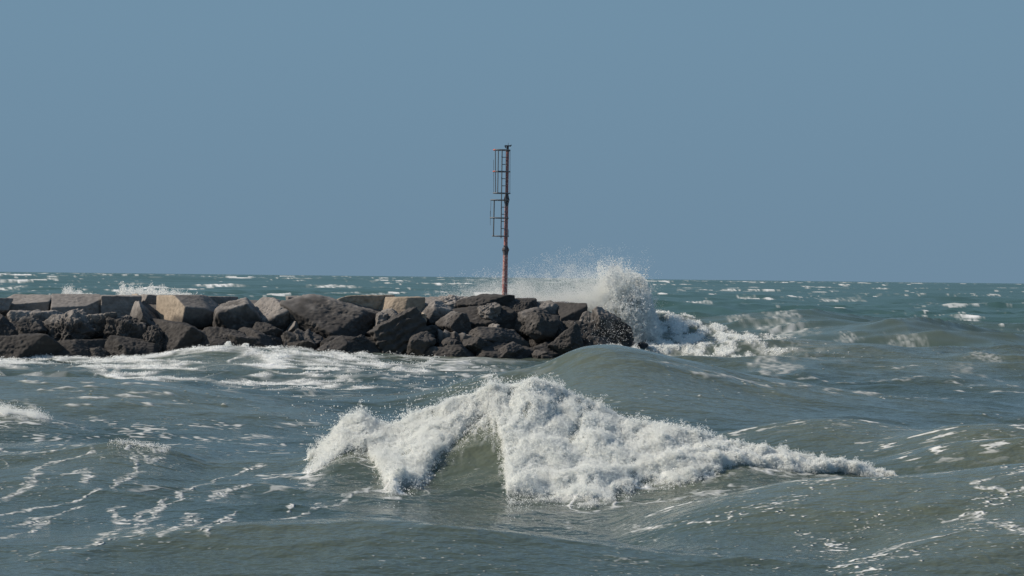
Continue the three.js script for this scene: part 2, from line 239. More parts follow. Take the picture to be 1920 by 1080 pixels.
    for (const [p, q, w] of STREAKS) { if (x < Math.min(p[0], q[0]) - 2 || x > Math.max(p[0], q[0]) + 2) continue; const dd = near2(x, z + 2 * w * f2(x * 0.7, z * 0.3, 3) * 3, ...p, ...q); if (dd < 2) f = Math.max(f, (x > 4 ? 0.5 : 0.65) * sstep(w * 1.5, w * 0.2, dd + w * 1.6 * f2(x * 1.5, z * 1.1, 4)) * sstep(-0.15, 0.4, f2(x * 1.3 + 7, z * 1.6, 4) + 0.35 * n2(x * 4, z * 3))); }
    // churned water past the end of the breakwater
    if (x > 4.5 && x < 15) {
      const q = z - T1.z(x), e = sstep(4.5, 6, x) * sstep(14.6, 8, x);
      f = Math.max(f, e * sstep(-1.6, 0.5, q + 2 * f2(x * 0.9, z * 0.5, 3)) * sstep(10.5, 5, q + 4 * f2(x * 0.6, z * 0.4, 3)) * clamp(0.12 + 0.35 * sstep(13, 7, x) + 1.9 * f2(x * 1.6, z * 0.8, 5)) * (1 - 0.75 * sstep(0.8, -0.2, q) * sstep(5.5, 7, x)));
    }
    // streaks on the swell at the right
    if (x > 4) { const st = f2(x * 0.55 + 3, z * 0.16, 4), m = f2(x * 0.12 + 9, z * 0.06, 2); f = Math.max(f, sstep(8, 13, x + 0.2 * (d - 85)) * sstep(66, 76, d) * sstep(0.06, 0.3, st) * sstep(-0.15, 0.2, m) * 0.5 * clamp(0.6 + 1.4 * f2(x * 3, z * 1.2, 3))); }
    const fl = n2(x * 3.4 + 40, z * 4) * 0.6 + n2(x * 7, z * 8 + 3) * 0.5, m = f2(x * 0.25, z * 0.2 + 30, 3); f = Math.max(f, sstep(0.62, 0.8, fl + 0.5 * m) * 0.6);
  }
  if (d > 100) {
    for (const [cx, cz, a, b, s] of PATCH) {
      const dx = (x - cx) / a, dz = (z - cz) / b; if (dx * dx + dz * dz > 6) continue;
      const r = Math.hypot(dx, dz) + 1.1 * f2(dx * 1.6 + cx, dz * 1.3, 4); f = Math.max(f, s * sstep(1.1, 0.35, r) * clamp(0.45 + 1.5 * f2(dx * 5 + 3, dz * 7 + cx, 4)) * (cz > -250 ? 0.75 : 1));
    }
    const o = sstep(112, 150, d), l = Math.max(0, Math.log2(d / 240)), l0 = Math.floor(l), w = sstep(0.3, 0.7, l - l0), cr = swell(x, z);
    let best = 0;
    for (const [lv, ww] of [[l0, 1 - w], [l0 + 1, w]]) {
      if (ww <= 0) continue;
      const k = Math.pow(1.6, lv), q = lv * 17.3, c1 = f2(x * 0.30 / k + 5 + q, z * 0.10 / k + 3, 4), c2 = f2(x * 0.05 / k + 8, z * 0.022 / k + q, 2), s2 = f2(x * 1.0 / k + 15, z * 0.33 / k + 3 + q, 3);
      best += ww * Math.max(0.95 * sstep(0.40, 0.50, c1 + 0.55 * c2 + 0.10 * (cr - 0.5)), 0.7 * sstep(0.43, 0.58, s2 + 0.55 * c2 + 0.10 * (cr - 0.5)));
    }
    f = Math.max(f, o * best);
  }
  return clamp(f);
}
const FOAM = [0.82, 0.835, 0.83];
function waterColour(x, z) {                                        // greener out at sea; inshore, patchy sediment, and light through raised waves painted in
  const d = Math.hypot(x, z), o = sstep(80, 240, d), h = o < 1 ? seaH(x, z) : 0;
  const sandAndLight = clamp((1 - o) * (0.03 + 0.80 * sstep(-0.2, 0.75, h) + 0.30 * sstep(2, 8, x) * sstep(50, 38, d) + 0.7 * f2(x * 0.16 + 4, z * 0.1, 3)));
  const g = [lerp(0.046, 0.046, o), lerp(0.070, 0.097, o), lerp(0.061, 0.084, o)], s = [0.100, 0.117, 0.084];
  return g.map((v, k) => lerp(v, s[k], sandAndLight));
}
// colour and thickness of the foam on the two nearer stretches, one texel every 1.5 and 3.5 cm
function bake(x0, x1, z0, z1, N) {
  const col = new Uint8Array(N * N * 4), bump = new Float32Array(N * N), enc = (v) => 255 * (v <= 0.0031308 ? v * 12.92 : 1.055 * Math.pow(v, 1 / 2.4) - 0.055);
  let wc = [0, 0, 0], w0, w1;
  for (let j = 0; j < N; j++) {
    const z = lerp(z0, z1, (j + 0.5) / N);
    for (let i = 0; i < N; i++) {
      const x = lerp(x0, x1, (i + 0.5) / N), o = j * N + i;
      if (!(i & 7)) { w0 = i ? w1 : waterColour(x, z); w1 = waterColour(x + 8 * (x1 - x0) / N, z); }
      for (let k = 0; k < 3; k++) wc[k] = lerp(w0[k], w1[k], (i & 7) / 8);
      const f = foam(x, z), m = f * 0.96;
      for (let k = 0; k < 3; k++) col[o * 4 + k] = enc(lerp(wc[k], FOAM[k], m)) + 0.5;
      col[o * 4 + 3] = 255;
      const fd = z1 - z0 < 32 ? 1 : 2.2;
      bump[o] = f * 0.012 * fd + f * 0.02 * fd * n2(x * 9 / fd, z * 9 / fd) + (1 - f) * (0.008 * n2(x * 2.3, z * 2.6) + 0.004 * n2(x * 6 + 2, z * 6.6) + 0.0019 * n2(x * 16, z * 17)) * fd;
    }
  }
  const map = new THREE.DataTexture(col, N, N, THREE.RGBAFormat); map.colorSpace = THREE.SRGBColorSpace;
  const bm = new THREE.DataTexture(bump, N, N, THREE.RedFormat, THREE.FloatType);
  for (const t of [map, bm]) { t.magFilter = THREE.LinearFilter; t.needsUpdate = true; }
  return { map, bumpMap: bm };
}
const ZN = [-62, -30], ZM = [-132, -62], XN = [-15.5, 15.5], XM = [-33, 33];
{
  const ramp = new THREE.DataTexture(Float32Array.from({ length: 1024 }, (_, i) => (i & 3) === 3 ? 1 : (i >> 2) / 255), 256, 1, THREE.RGBAFormat, THREE.FloatType); ramp.channel = 1; ramp.magFilter = THREE.LinearFilter; ramp.needsUpdate = true;
  const mk = (o) => new THREE.MeshPhysicalMaterial({ color: 0xffffff, roughness: 1, roughnessMap: ramp, ior: 1.33, specularIntensity: 0.55, bumpScale: 1, ...o });
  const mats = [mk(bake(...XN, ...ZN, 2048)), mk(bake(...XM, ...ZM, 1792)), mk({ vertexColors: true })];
  const ang = []; const N = 640, A = 12.8;
  for (let a = -62; a < -A - 0.4; a += 1.6) ang.push(a);
  for (let i = 0; i <= N; i++) ang.push(-A + 2 * A * i / N);
  for (let a = A + 1.2; a <= 62; a += 1.6) ang.push(a);
  const dep = []; let d = 12;
  const spacing = (d) => d < 29 ? 0.6 : d < 40 ? 0.07 : d < 43 ? 0.05 : d < 49.5 ? 0.026 : d < 62 ? 0.11 : d < 80 ? 0.16 : d < 125 ? 0.26 : d < 600 ? 0.36 * Math.pow(d / 125, 1.6) : 4.4 * d / 600;
  while (d < 12000) { dep.push(d); const s = spacing(d); for (const b of [62, 132]) if (d < b && d + s > b - s * 0.4) { d = b - s; } d += s; }
  const C = ang.length, R = dep.length, pos = new Float32Array(C * R * 3), uv = new Float32Array(C * R * 2), uv1 = new Float32Array(C * R * 2), col = new Float32Array(C * R * 3).fill(1);
  const tn = ang.map((a) => Math.tan(a * Math.PI / 180));
  for (let j = 0; j < R; j++) for (let i = 0; i < C; i++) {
    const o = j * C + i, z = -dep[j], x = tn[i] * dep[j], D = dep[j];
    let h = seaH(x, z), f = D > 30 && D < 132 && Math.abs(x) < (D < 62 ? 15.5 : 33) ? foam(x, z) : D > 132 ? foam(x, z) : 0;
    if (f > 0) h += D < 62 ? bulge(x, z, breaker(x, z, 1)) : f * (D < 132 ? 0.03 + 0.05 * Math.abs(n2(x * 2, z * 1.2)) : 0.06);
    pos[o * 3] = x; pos[o * 3 + 1] = h; pos[o * 3 + 2] = z;
    const [X, Z] = D <= 62.01 ? [XN, ZN] : [XM, ZM];
    uv[o * 2] = (x - X[0]) / (X[1] - X[0]); uv[o * 2 + 1] = (z - Z[0]) / (Z[1] - Z[0]);
    uv1[o * 2] = lerp(lerp(0.13, 0.28, sstep(50, 250, D)), 0.95, clamp(f * 1.2)); uv1[o * 2 + 1] = 0.5;
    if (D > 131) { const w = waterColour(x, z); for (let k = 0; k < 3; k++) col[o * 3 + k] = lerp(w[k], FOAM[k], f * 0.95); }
  }
  // the row at a seam is doubled so that each stretch keeps its own texture places
  const seams = [62, 132].map((b) => dep.findIndex((v) => v >= b - 1e-6));
  const idx = [[], [], []], cut = [0, ...seams, R - 1];
  const g = new THREE.BufferGeometry();
  const extra = { pos: [], uv: [], uv1: [], col: [] };
  for (let s = 0; s < 3; s++) for (let j = cut[s]; j < cut[s + 1]; j++) for (let i = 0; i < C - 1; i++) { const a = j * C + i, b = a + 1, c = a + C, e = c + 1; idx[s].push(a, b, c, b, e, c); }
  // copy the seam rows for the farther stretch
  const total = C * R, P2 = new Float32Array((total + 2 * C) * 3), U2 = new Float32Array((total + 2 * C) * 2), V2 = new Float32Array((total + 2 * C) * 2), C2 = new Float32Array((total + 2 * C) * 3).fill(1);
  P2.set(pos); U2.set(uv); V2.set(uv1); C2.set(col);
  seams.forEach((row, k) => {
    for (let i = 0; i < C; i++) {
      const a = row * C + i, b = total + k * C + i, x = pos[a * 3], z = pos[a * 3 + 2];
      for (let q = 0; q < 3; q++) P2[b * 3 + q] = pos[a * 3 + q];
      V2[b * 2] = uv1[a * 2]; V2[b * 2 + 1] = 0.5;
      if (k === 0) { U2[b * 2] = (x - XM[0]) / (XM[1] - XM[0]); U2[b * 2 + 1] = (z - ZM[0]) / (ZM[1] - ZM[0]); U2[a * 2] = (x - XN[0]) / (XN[1] - XN[0]); U2[a * 2 + 1] = (z - ZN[0]) / (ZN[1] - ZN[0]); }
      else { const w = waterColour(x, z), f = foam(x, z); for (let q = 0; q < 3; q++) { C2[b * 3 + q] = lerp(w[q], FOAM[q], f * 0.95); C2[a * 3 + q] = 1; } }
    }
    const arr = idx[k + 1], lo = row * C, hi = lo + C;
    for (let q = 0; q < arr.length; q++) if (arr[q] >= lo && arr[q] < hi) arr[q] += total + k * C - lo;
  });
  g.setAttribute('position', new THREE.BufferAttribute(P2, 3)); g.setAttribute('uv', new THREE.BufferAttribute(U2, 2)); g.setAttribute('uv1', new THREE.BufferAttribute(V2, 2)); g.setAttribute('color', new THREE.BufferAttribute(C2, 3));
  const all = new Uint32Array(idx[0].length + idx[1].length + idx[2].length); let o = 0;
  idx.forEach((a, k) => { all.set(a, o); g.addGroup(o, a.length, k); o += a.length; });
  g.setIndex(new THREE.BufferAttribute(all, 1));
  g.computeVertexNormals();
  { // one normal along each seam
    const n = g.attributes.normal.array;
    seams.forEach((row, k) => { for (let i = 0; i < C; i++) { const a = (row * C + i) * 3, b = (total + k * C + i) * 3, v = V(n[a] + n[b], n[a + 1] + n[b + 1], n[a + 2] + n[b + 2]).normalize().toArray(); for (let q = 0; q < 3; q++) n[a + q] = n[b + q] = v[q]; } });
  }
  console.log('sea', C, R, all.length / 3);
  tag(add(new THREE.Mesh(g, mats), 'sea'), 'grey green sea with rolling waves and white caps round the breakwater', 'sea', null, 'structure');
}

// ------------------------------------------------------------------ the breakwater
const sphereCache = {};
function sphere(detail) {
  if (!sphereCache[detail]) { const g = new THREE.IcosahedronGeometry(1, detail); g.deleteAttribute('normal'); g.deleteAttribute('uv'); sphereCache[detail] = mergeVertices(g, 1e-5); }
  return sphereCache[detail];
}
const stoneMat = new THREE.MeshStandardMaterial({ vertexColors: true, roughness: 0.9 });
const TAN = [0.37, 0.31, 0.24], GREY = [0.25, 0.232, 0.215], DARK = [0.050, 0.0465, 0.044];
function stone(s) {
  const r = rng(s.seed ?? 1), d = s.d, c = at((s.x0 + s.x1) / 2, (s.y0 + s.y1) / 2, d), hx = (s.x1 - s.x0) / 2 * d / F, hy = (s.y1 - s.y0) / 2 * d / F, hz = s.dep ?? Math.max(0.45, (hx + hy) * 0.5);
  const planes = [], jit = s.jit ?? 0.32;
  for (const [x, y, z] of [[1, 0, 0], [-1, 0, 0], [0, 1, 0], [0, -1, 0], [0, 0, 1], [0, 0, -1]]) planes.push([V(x + (r() - 0.5) * 2 * jit, y + (r() - 0.5) * 2 * jit, z + (r() - 0.5) * 2 * jit).normalize(), 1]);
  for (let i = 0; i < (s.cuts ?? 10); i++) planes.push([V(r() - 0.5, r() - 0.5, r() - 0.5).normalize(), 0.74 + 0.36 * r()]);
  for (const [x, y, z, o] of s.planes ?? []) planes.push([V(x, y, z).normalize(), o]);
  const size = Math.max(s.x1 - s.x0, s.y1 - s.y0), detail = s.detail ?? (size > 60 ? 36 : size > 30 ? 26 : 14), src = sphere(detail), g = new THREE.BufferGeometry(), p = src.attributes.position.array, q = new Float32Array(p.length), col = new Float32Array(p.length), dir = V(0, 0, 0), pw = s.p ?? 30;
  const rot = s.rot ?? (s.p ? 0 : (r() - 0.5) * 0.4 * Math.min(1, hy / hx)); const rough = s.rough ?? 0.7, ox = (s.seed ?? 1) * 13.7, cr = Math.cos(rot), sr = Math.sin(rot), yaw = s.yaw ?? (s.p ? 0.2 : 0.12 + 0.4 * r()), cy = Math.cos(yaw), sy = Math.sin(yaw), base = -hy;
  for (let i = 0; i < p.length; i += 3) {
    dir.set(p[i], p[i + 1], p[i + 2]);
    let t = 0; for (const [n, o] of planes) { const k = dir.dot(n); if (k > 0) t += Math.pow(k / o, pw); }
    const k = Math.pow(t, -1 / pw);
    let x = dir.x * k * hx, y = dir.y * k * hy, z = dir.z * k * hz;
    [x, z] = [x * cy + z * sy, z * cy - x * sy];
    [x, y] = [x * cr - y * sr, x * sr + y * cr];
    const e = f3(x * 1.6 + ox, y * 1.6, z * 1.6, 3) * 0.16 + (Math.abs(n3(x * 3.4 + ox, y * 3.4, z * 3.4)) - 0.25) * 0.06 + f3(x * 8 + ox, y * 8, z * 8, 2) * 0.05;
    const rg = 1 - 2 * Math.abs(n3(x * 4.5 + ox, y * 4.5 + 3, z * 4.5)); let m = (e + 0.045 * (rg - 0.5) + 0.03 * (1 - 2 * Math.abs(n3(x * 11 + ox, y * 11, z * 11)))) * rough;
    if (s.rib) { const u = x * Math.cos(s.rib) + y * Math.sin(s.rib); m += 0.08 * Math.sin(u * 19 + 2 * n3(x * 2, y * 2, z * 2)) * (0.6 + n3(x * 5, y * 5, z * 5)); }
    const l = Math.hypot(x, y, z); x += x / l * m; y += y / l * m; z += z / l * m;
    q[i] = x; q[i + 1] = y - base; q[i + 2] = z;
    const wy = c.y + y, nse = f3((c.x + x) * 1.3, wy * 1.3, (c.z + z) * 1.3, 3), wet = sstep((s.wet ?? 2.0) + 0.45, (s.wet ?? 2.0) - 0.45, wy + nse * 0.9);
    const litPatch = s.tone === undefined || s.tone < 1.1 ? sstep(0.16, 0.34, f3(x * 2.7 + ox, y * 2.7, z * 2.7 + 8, 3) + 0.25 * n3(x * 9, y * 9, z * 9 + ox)) * 0.42 : 0; const litFace = s.litFace ? sstep(0.93, 0.985, k * dir.dot(s.litFace[0]) / s.litFace[1]) : 1; const dry = s.tan ? TAN.map((c, q2) => lerp(GREY[q2] * 0.62, c, litFace)) : GREY, grain = 0.86 + 0.5 * f3(x * 6 + ox, y * 6, z * 6, 3) + 0.25 * nse, tint = s.tone ?? 1;  // pale patches paint sunlit bits; sides off the lit face are painted darker
    for (let k2 = 0; k2 < 3; k2++) col[i + k2] = clamp(lerp(dry[k2], lerp(DARK[k2], GREY[k2] * 0.62, litPatch), wet) * grain * tint, 0.015, 0.7);
  }
  g.setAttribute('position', new THREE.BufferAttribute(q, 3)); g.setAttribute('color', new THREE.BufferAttribute(col, 3)); g.setIndex(src.index); g.computeVertexNormals();
  const m = new THREE.Mesh(g, stoneMat); m.position.set(c.x, c.y + base, c.z);
  return tag(add(m, s.name ?? 'boulder'), s.label, s.cat ?? 'boulder', s.grp ?? 'stones heaped in the breakwater');
}
const S = (x0, x1, y0, y1, d, label, o = {}) => stone({ x0, x1, y0, y1, d, label, seed: Math.round(x0 * 7 + y0 * 3 + 11), ...o });
const BLK = { jit: 0.05, cuts: 1, p: 40, rough: 0.3, wet: 1.2, tone: 0.95 };
// the upper row, from the left edge to the seaward end
S(-60, 14, 562, 600, 110, 'shaded grey stone cut by the left edge of the picture', { wet: 1.3, tone: 0.9 });
S(-4, 96, 552, 590, 111.5, 'long squared grey block with a pale sunlit top at the left end', { ...BLK, planes: [[-0.2, 0.85, 0.5, 0.62], [-0.8, 0.6, 0.1, 0.85]], yaw: 0.1, name: 'stone_block', cat: 'stone block' });
S(96, 190, 551, 600, 111.5, 'squared grey block with a notched front right of the long left block', { ...BLK, planes: [[-0.1, 0.82, 0.55, 0.62], [0.7, 0, 0.7, 0.95]], yaw: 0.25, name: 'stone_block', cat: 'stone block' });
S(172, 208, 556, 582, 113, 'small tan sunlit stone wedged between two grey blocks', { tan: 1, wet: 1, jit: 0.3 });
S(188, 262, 554, 598, 112, 'grey block with a smooth upright shaded face left of the pointed boulder', { ...BLK, name: 'stone_block', cat: 'stone block', tone: 1.05 });
S(242, 272, 553, 578, 113.5, 'little cream stone high up behind the pointed boulder', { tan: 1, wet: 1, tone: 1.15 });
S(262, 302, 553, 592, 113, 'narrow grey block standing just behind the cream cut stone', { ...BLK, name: 'stone_block', cat: 'stone block' });
S(288, 408, 553, 628, 111.2, 'big stone with a smooth rounded cream cut face turned to the left', { tan: 1, wet: 1.72, tone: 1.05, cuts: 0, jit: 0.02, p: 26, rough: 0.2, yaw: 0, rot: 0, planes: [[-0.80, 0.05, 0.60, 0.46], [0.45, -0.12, 0.88, 0.72], [0.34, 0.78, 0.52, 0.78], [0.05, -0.85, 0.5, 0.84], [0.75, 0.62, 0.2, 0.86], [0.6, -0.7, 0.3, 0.95]], dep: 1.3, detail: 48, litFace: [V(-0.80, 0.05, 0.60).normalize(), 0.46] });  // sunlit left face kept cream, shade on the other sides put into the colour
S(232, 304, 566, 668, 109.8, 'dark pointed boulder with a pale lit ridge on its left edge', { cuts: 2, planes: [[-0.75, 0.62, 0.2, 0.52], [0.72, 0.65, 0.25, 0.6]], wet: 2.15 });
S(386, 446, 556, 584, 113, 'low shaded slab lying right of the cream cut stone', { ...BLK, name: 'stone_slab', cat: 'stone slab', tone: 0.8 });
S(398, 492, 569, 664, 110.5, 'large dark boulder with a rough pale top right of the cream stone', { wet: 2.25 });
S(462, 568, 553, 648, 111, 'broad boulder with a split brown sunlit peak', { wet: 1.95, planes: [[-0.6, 0.75, 0.4, 0.62], [0.55, 0.8, 0.3, 0.74]] });
S(538, 618, 555, 582, 113, 'flat grey slab with a smooth sloping top between two brown stones', { ...BLK, planes: [[0.3, 0.9, 0.3, 0.8]], name: 'stone_slab', cat: 'stone slab' });
S(566, 716, 572, 656, 110.6, 'huge dark boulder with a pale strip down its left edge', { wet: 2.5, cuts: 3, dep: 1.2 });
S(612, 730, 555, 588, 112.4, 'long tan slab with a sunlit pitted top in the middle of the row', { tan: 1, wet: 1.6, jit: 0.1, cuts: 2, name: 'stone_slab', cat: 'stone slab' });
S(716, 792, 557, 606, 111.4, 'block with a bright crumbled left side and a smooth grey front', { ...BLK, tan: 1, planes: [[-0.7, 0.1, 0.7, 0.72]], wet: 1.4, tone: 0.85, name: 'stone_block', cat: 'stone block' });
S(784, 846, 566, 616, 110.8, 'dark boulder with a curled pale rim right of the crumbled block', { planes: [[-0.7, 0.6, 0.2, 0.7]], wet: 2.2 });
S(786, 912, 554, 594, 112.8, 'wide boulder with a rough speckled brown top sloping left', { wet: 1.9, planes: [[-0.35, 0.9, 0.3, 0.62]], rough: 1.5 });
S(852, 956, 552, 596, 112.2, 'wet dark mound of stone just left of the mast foot', { wet: 4, tone: 0.9, jit: 0.1, planes: [[-0.4, 0.9, 0.1, 0.8]] });
S(944, 1012, 560, 604, 112, 'dark squared boulder just right of the mast foot', { wet: 4, jit: 0.12, tone: 0.85 });
S(1002, 1052, 566, 606, 112.2, 'pale topped stone two places right of the mast foot', { wet: 2.45, jit: 0.3 });
S(1044, 1096, 568, 622, 112, 'flat topped dark block at the seaward end of the upper row', { ...BLK, wet: 4, tone: 1.25, name: 'stone_block', cat: 'stone block' });
// the face of the heap
S(-30, 34, 590, 664, 109.4, 'dark boulder with a rough lit crown at the left edge', { wet: 2.1 });
S(18, 80, 583, 634, 109.8, 'flat brown stone below the long left block', { wet: 1.6, jit: 0.12 });
S(66, 126, 583, 612, 110.4, 'second flat brown stone below the notched block', { wet: 1.5, jit: 0.12 });
S(36, 82, 596, 640, 108.8, 'rounded boulder with a speckled pale crown low at the left', { wet: 2.0, cuts: 8 });
S(82, 168, 588, 672, 109, 'craggy boulder with a pitted pale front left of the ledge', { wet: 1.8, rough: 2.0, planes: [[-0.8, 0.2, 0.4, 0.7]] });
S(154, 226, 593, 650, 109.6, 'long ledge of stone with a crumbly pale rim', { wet: 1.95, rough: 1.3 });
S(200, 262, 598, 672, 109.2, 'dark boulder with pale nicks below the pointed boulder', { wet: 2.1, rough: 1.6 });
S(268, 306, 616, 680, 108.6, 'small craggy stone with a lit edge at the foot of the cream stone', { wet: 1.6, rough: 1.6 });
S(-20, 110, 628, 704, 107.8, 'big black boulder at the waterline by the left edge', { wet: 4, tone: 0.8 });
S(92, 206, 640, 706, 107.8, 'black boulder at the waterline below the craggy boulder', { wet: 4, tone: 0.8 });
S(66, 104, 668, 700, 107, 'little pointed stone breaking the foam at the lower left', { wet: 4, tone: 1.2, planes: [[0.6, 0.7, 0.2, 0.5]] });
S(188, 300, 636, 702, 108, 'black boulder at the waterline below the ledge', { wet: 4, tone: 0.8 });
S(296, 412, 610, 690, 109, 'broad black boulder under the cream cut stone', { wet: 4, tone: 0.85 });
S(370, 470, 618, 690, 108.4, 'low black boulder behind the foam jets', { wet: 4, tone: 0.8 });
S(452, 548, 622, 690, 108.8, 'dark stone below the split peak with nicked upper edge', { wet: 4, tone: 0.9 });
S(534, 604, 620, 682, 108.6, 'ribbed dark block with a glistening wet front', { wet: 4, tone: 1.3, rib: 0.5, jit: 0.12, planes: [[-0.5, 0.1, 0.8, 0.8]], name: 'stone_block', cat: 'stone block' });
S(534, 560, 600, 628, 110, 'small triangular lit stone right under the split peak', { wet: 1.3, tone: 0.75, planes: [[-0.8, 0.6, 0.2, 0.3]] });
S(596, 722, 632, 690, 108.8, 'long black boulder at the waterline in the middle', { wet: 4, tone: 0.8 });
S(616, 640, 644, 668, 107.9, 'small sunlit chip of stone low in the middle', { wet: 1, tone: 0.8, planes: [[0.5, -0.6, 0.3, 0.5]] });
S(700, 796, 597, 668, 109.6, 'ribbed dark cube tilted on its corner', { wet: 4, tone: 1.25, rib: 2.1, rot: 0.5, jit: 0.05, cuts: 0, p: 34, dep: 1.1, yaw: 0.25, name: 'stone_block', cat: 'stone block' });
S(702, 724, 586, 618, 110.2, 'small lit splinter of stone left of the tilted cube', { wet: 1.2, tone: 0.75 });
S(720, 746, 580, 606, 110.2, 'small slanted lit stone above the tilted cube', { wet: 1.2, tone: 0.8, rot: 0.4, planes: [[-0.6, 0.4, 0.7, 0.6]] });
S(776, 834, 612, 654, 110, 'dark brown stone right of the tilted cube', { wet: 4, tone: 1.2, jit: 0.12 });
S(776, 796, 586, 602, 109.9, 'tiny bright pale chip of stone beside the smooth grey front', { tan: 1, wet: 0.5, tone: 1.3 });
S(826, 882, 586, 632, 109.8, 'dark block with a lit slanting left edge below the speckled top', { wet: 2.25, jit: 0.12, planes: [[-0.75, 0.6, 0.15, 0.66]], name: 'stone_block', cat: 'stone block' });
S(824, 880, 624, 662, 109.2, 'ribbed pale block hanging in the dark face', { wet: 1.0, tone: 0.8, rib: 0.15, jit: 0.06, cuts: 0, p: 30, rot: -0.12, planes: [[-0.55, 0.2, 0.8, 0.72]], name: 'stone_block', cat: 'stone block' });
S(884, 988, 616, 650, 109.2, 'long brown slab lying aslant in the dark face', { wet: 4, tone: 1.55, rot: -0.12, jit: 0.1, name: 'stone_slab', cat: 'stone slab' });
S(900, 928, 572, 616, 110.6, 'upright lumpy stone with a lit edge below the wet mound', { wet: 1.4, tone: 0.7, rough: 1.6 });
S(918, 934, 606, 624, 109.8, 'small pale cobble resting above the long brown slab', { wet: 0.5, tone: 0.8 });
S(872, 976, 574, 634, 111, 'dark boulder filling the face below the mast foot', { wet: 4, tone: 0.85 });
S(968, 1046, 580, 632, 110.4, 'dark boulder with a lit left rim right below the mast', { wet: 2.4, planes: [[-0.9, 0.1, 0.3, 0.85]] });
S(994, 1062, 596, 660, 110, 'black boulder in the face near the seaward end', { wet: 4, tone: 0.85 });
S(796, 900, 652, 700, 108.2, 'smooth black boulder at the waterline below the ribbed pale block', { wet: 4, tone: 1.0 });
S(812, 822, 668, 682, 107.4, 'tiny pale pebble at the waterline', { wet: 0, tone: 1.1 });
S(880, 1000, 644, 704, 108.4, 'broad black boulder at the waterline below the long brown slab', { wet: 4, tone: 0.9 });
S(998, 1024, 658, 680, 107.8, 'small pale pointed stone low near the swell', { wet: 1, tone: 0.85, planes: [[0.5, -0.7, 0.3, 0.4]] });
S(1016, 1042, 672, 692, 107.4, 'pale rough stone where the swell meets the heap', { wet: 1, tone: 0.7, rough: 1.6 });
S(980, 1080, 640, 704, 108.8, 'black boulder behind the shoulder of the swell', { wet: 4, tone: 0.85 });
S(1050, 1120, 604, 672, 110, 'dark boulder streaming with water near the seaward end', { wet: 4, tone: 1.0 });
S(1084, 1116, 588, 620, 110.4, 'squarish sunlit stone at the seaward end', { wet: 1.2, tone: 0.72, planes: [[-0.6, 0.2, 0.7, 0.7]] });
S(1104, 1182, 584, 650, 110.6, 'last big boulder of the seaward end with a brown crown', { wet: 2.1, tone: 1.0, rough: 1.3, planes: [[0.6, 0.75, 0.2, 0.68]] });
S(1090, 1150, 630, 680, 109.6, 'washed brown stone at the foot of the seaward end', { wet: 4, tone: 1.5 });
S(1146, 1206, 616, 672, 111, 'black rounded boulder tapering into the sea at the end', { wet: 4, tone: 0.9, cuts: 14, p: 7, rot: -0.6, planes: [[0.8, 0.6, 0.2, 0.4]] });
S(1186, 1216, 640, 672, 111.5, 'outermost small black stone at the tip', { wet: 4, tone: 0.9, cuts: 14, p: 7, rot: -0.5 });
{ // smaller dark wet stones low in the face
  const r = rng(77), spots = [
    [14, 'in the lower left corner of the heap'], [62, 'low under the rounded boulder with the speckled crown'], [128, 'at the foot of the craggy boulder'], [186, 'below the crumbly ledge'], [238, 'under the pointed boulder, by the foam'],
    [292, 'at the foot of the cream cut stone'], [338, 'under the cream cut stone, right of its foot'], [402, 'just behind the left foam jet'], [452, 'just behind the right foam jet'], [500, 'low under the split brown peak'],
    [566, 'below the small triangular lit stone'], [622, 'low under the boulder with the pale strip'], [668, 'left of the foot of the tilted ribbed cube'], [722, 'under the lower corner of the tilted ribbed cube'], [786, 'right of the foot of the tilted ribbed cube'],
    [842, 'right under the ribbed pale block'], [902, 'under the left end of the long brown slab'], [956, 'under the right end of the long brown slab'], [1012, 'low below the mast, left of the swell'], [1066, 'just above the rising shoulder of the swell']];
  spots.forEach(([x, place], i) => {
    const w = 34 + 40 * r() * r() + 14 * r(), h = w * (0.55 + 0.5 * r()), y = lerp(626, 672, r()) - (x > 1000 ? 14 : 0);
    stone({ x0: x - w / 2, x1: x + w / 2, y0: y - h / 2, y1: y + h / 2, d: lerp(109.2, 107.4, sstep(622, 676, y)), seed: 900 + i * 7, wet: 4, tone: 0.75 + 0.6 * r(), rot: (r() - 0.5) * 1.1, yaw: 0.1 + 0.6 * r(), label: 'smaller dark wet stone ' + place });
  });
}
// rubble core behind and below the boulders
{
  const nx = 260, nz = 60, g = new THREE.PlaneGeometry(1, 1, nx, nz), p = g.attributes.position, col = [];
  const a = at(-400, 560, 114).x, b = at(1150, 600, 114).x;
  for (let i = 0; i < p.count; i++) {
    const u = p.getX(i) + 0.5, v = p.getY(i) + 0.5, x = lerp(a, b, u), z = -lerp(108.5, 121, v), e = sstep(b, b - 1.8, x);
    const top = at(960 + x / 114 * F, 568, 114).y, y = lerp(-2, top, Math.min(sstep(108.5, 112.6, -z), sstep(121, 118, -z)) * e) + 0.35 * f3(x * 0.9, 2, z * 0.9, 4);
    p.setXYZ(i, x, y, z); const s = 0.9 + f3(x * 2, y * 2, z * 2, 3), w = sstep(1.9, 2.4, y); col.push(...DARK.map((c, k) => lerp(c * 0.7, GREY[k] * 0.6, w) * s));
  }
  g.setAttribute('color', new THREE.Float32BufferAttribute(col, 3)); g.computeVertexNormals();
  tag(add(new THREE.Mesh(g, new THREE.MeshStandardMaterial({ vertexColors: true, roughness: 0.95, side: THREE.DoubleSide })), 'breakwater_core'), 'rubble core of the breakwater showing in the gaps between its stones', 'breakwater', null, 'structure');
}

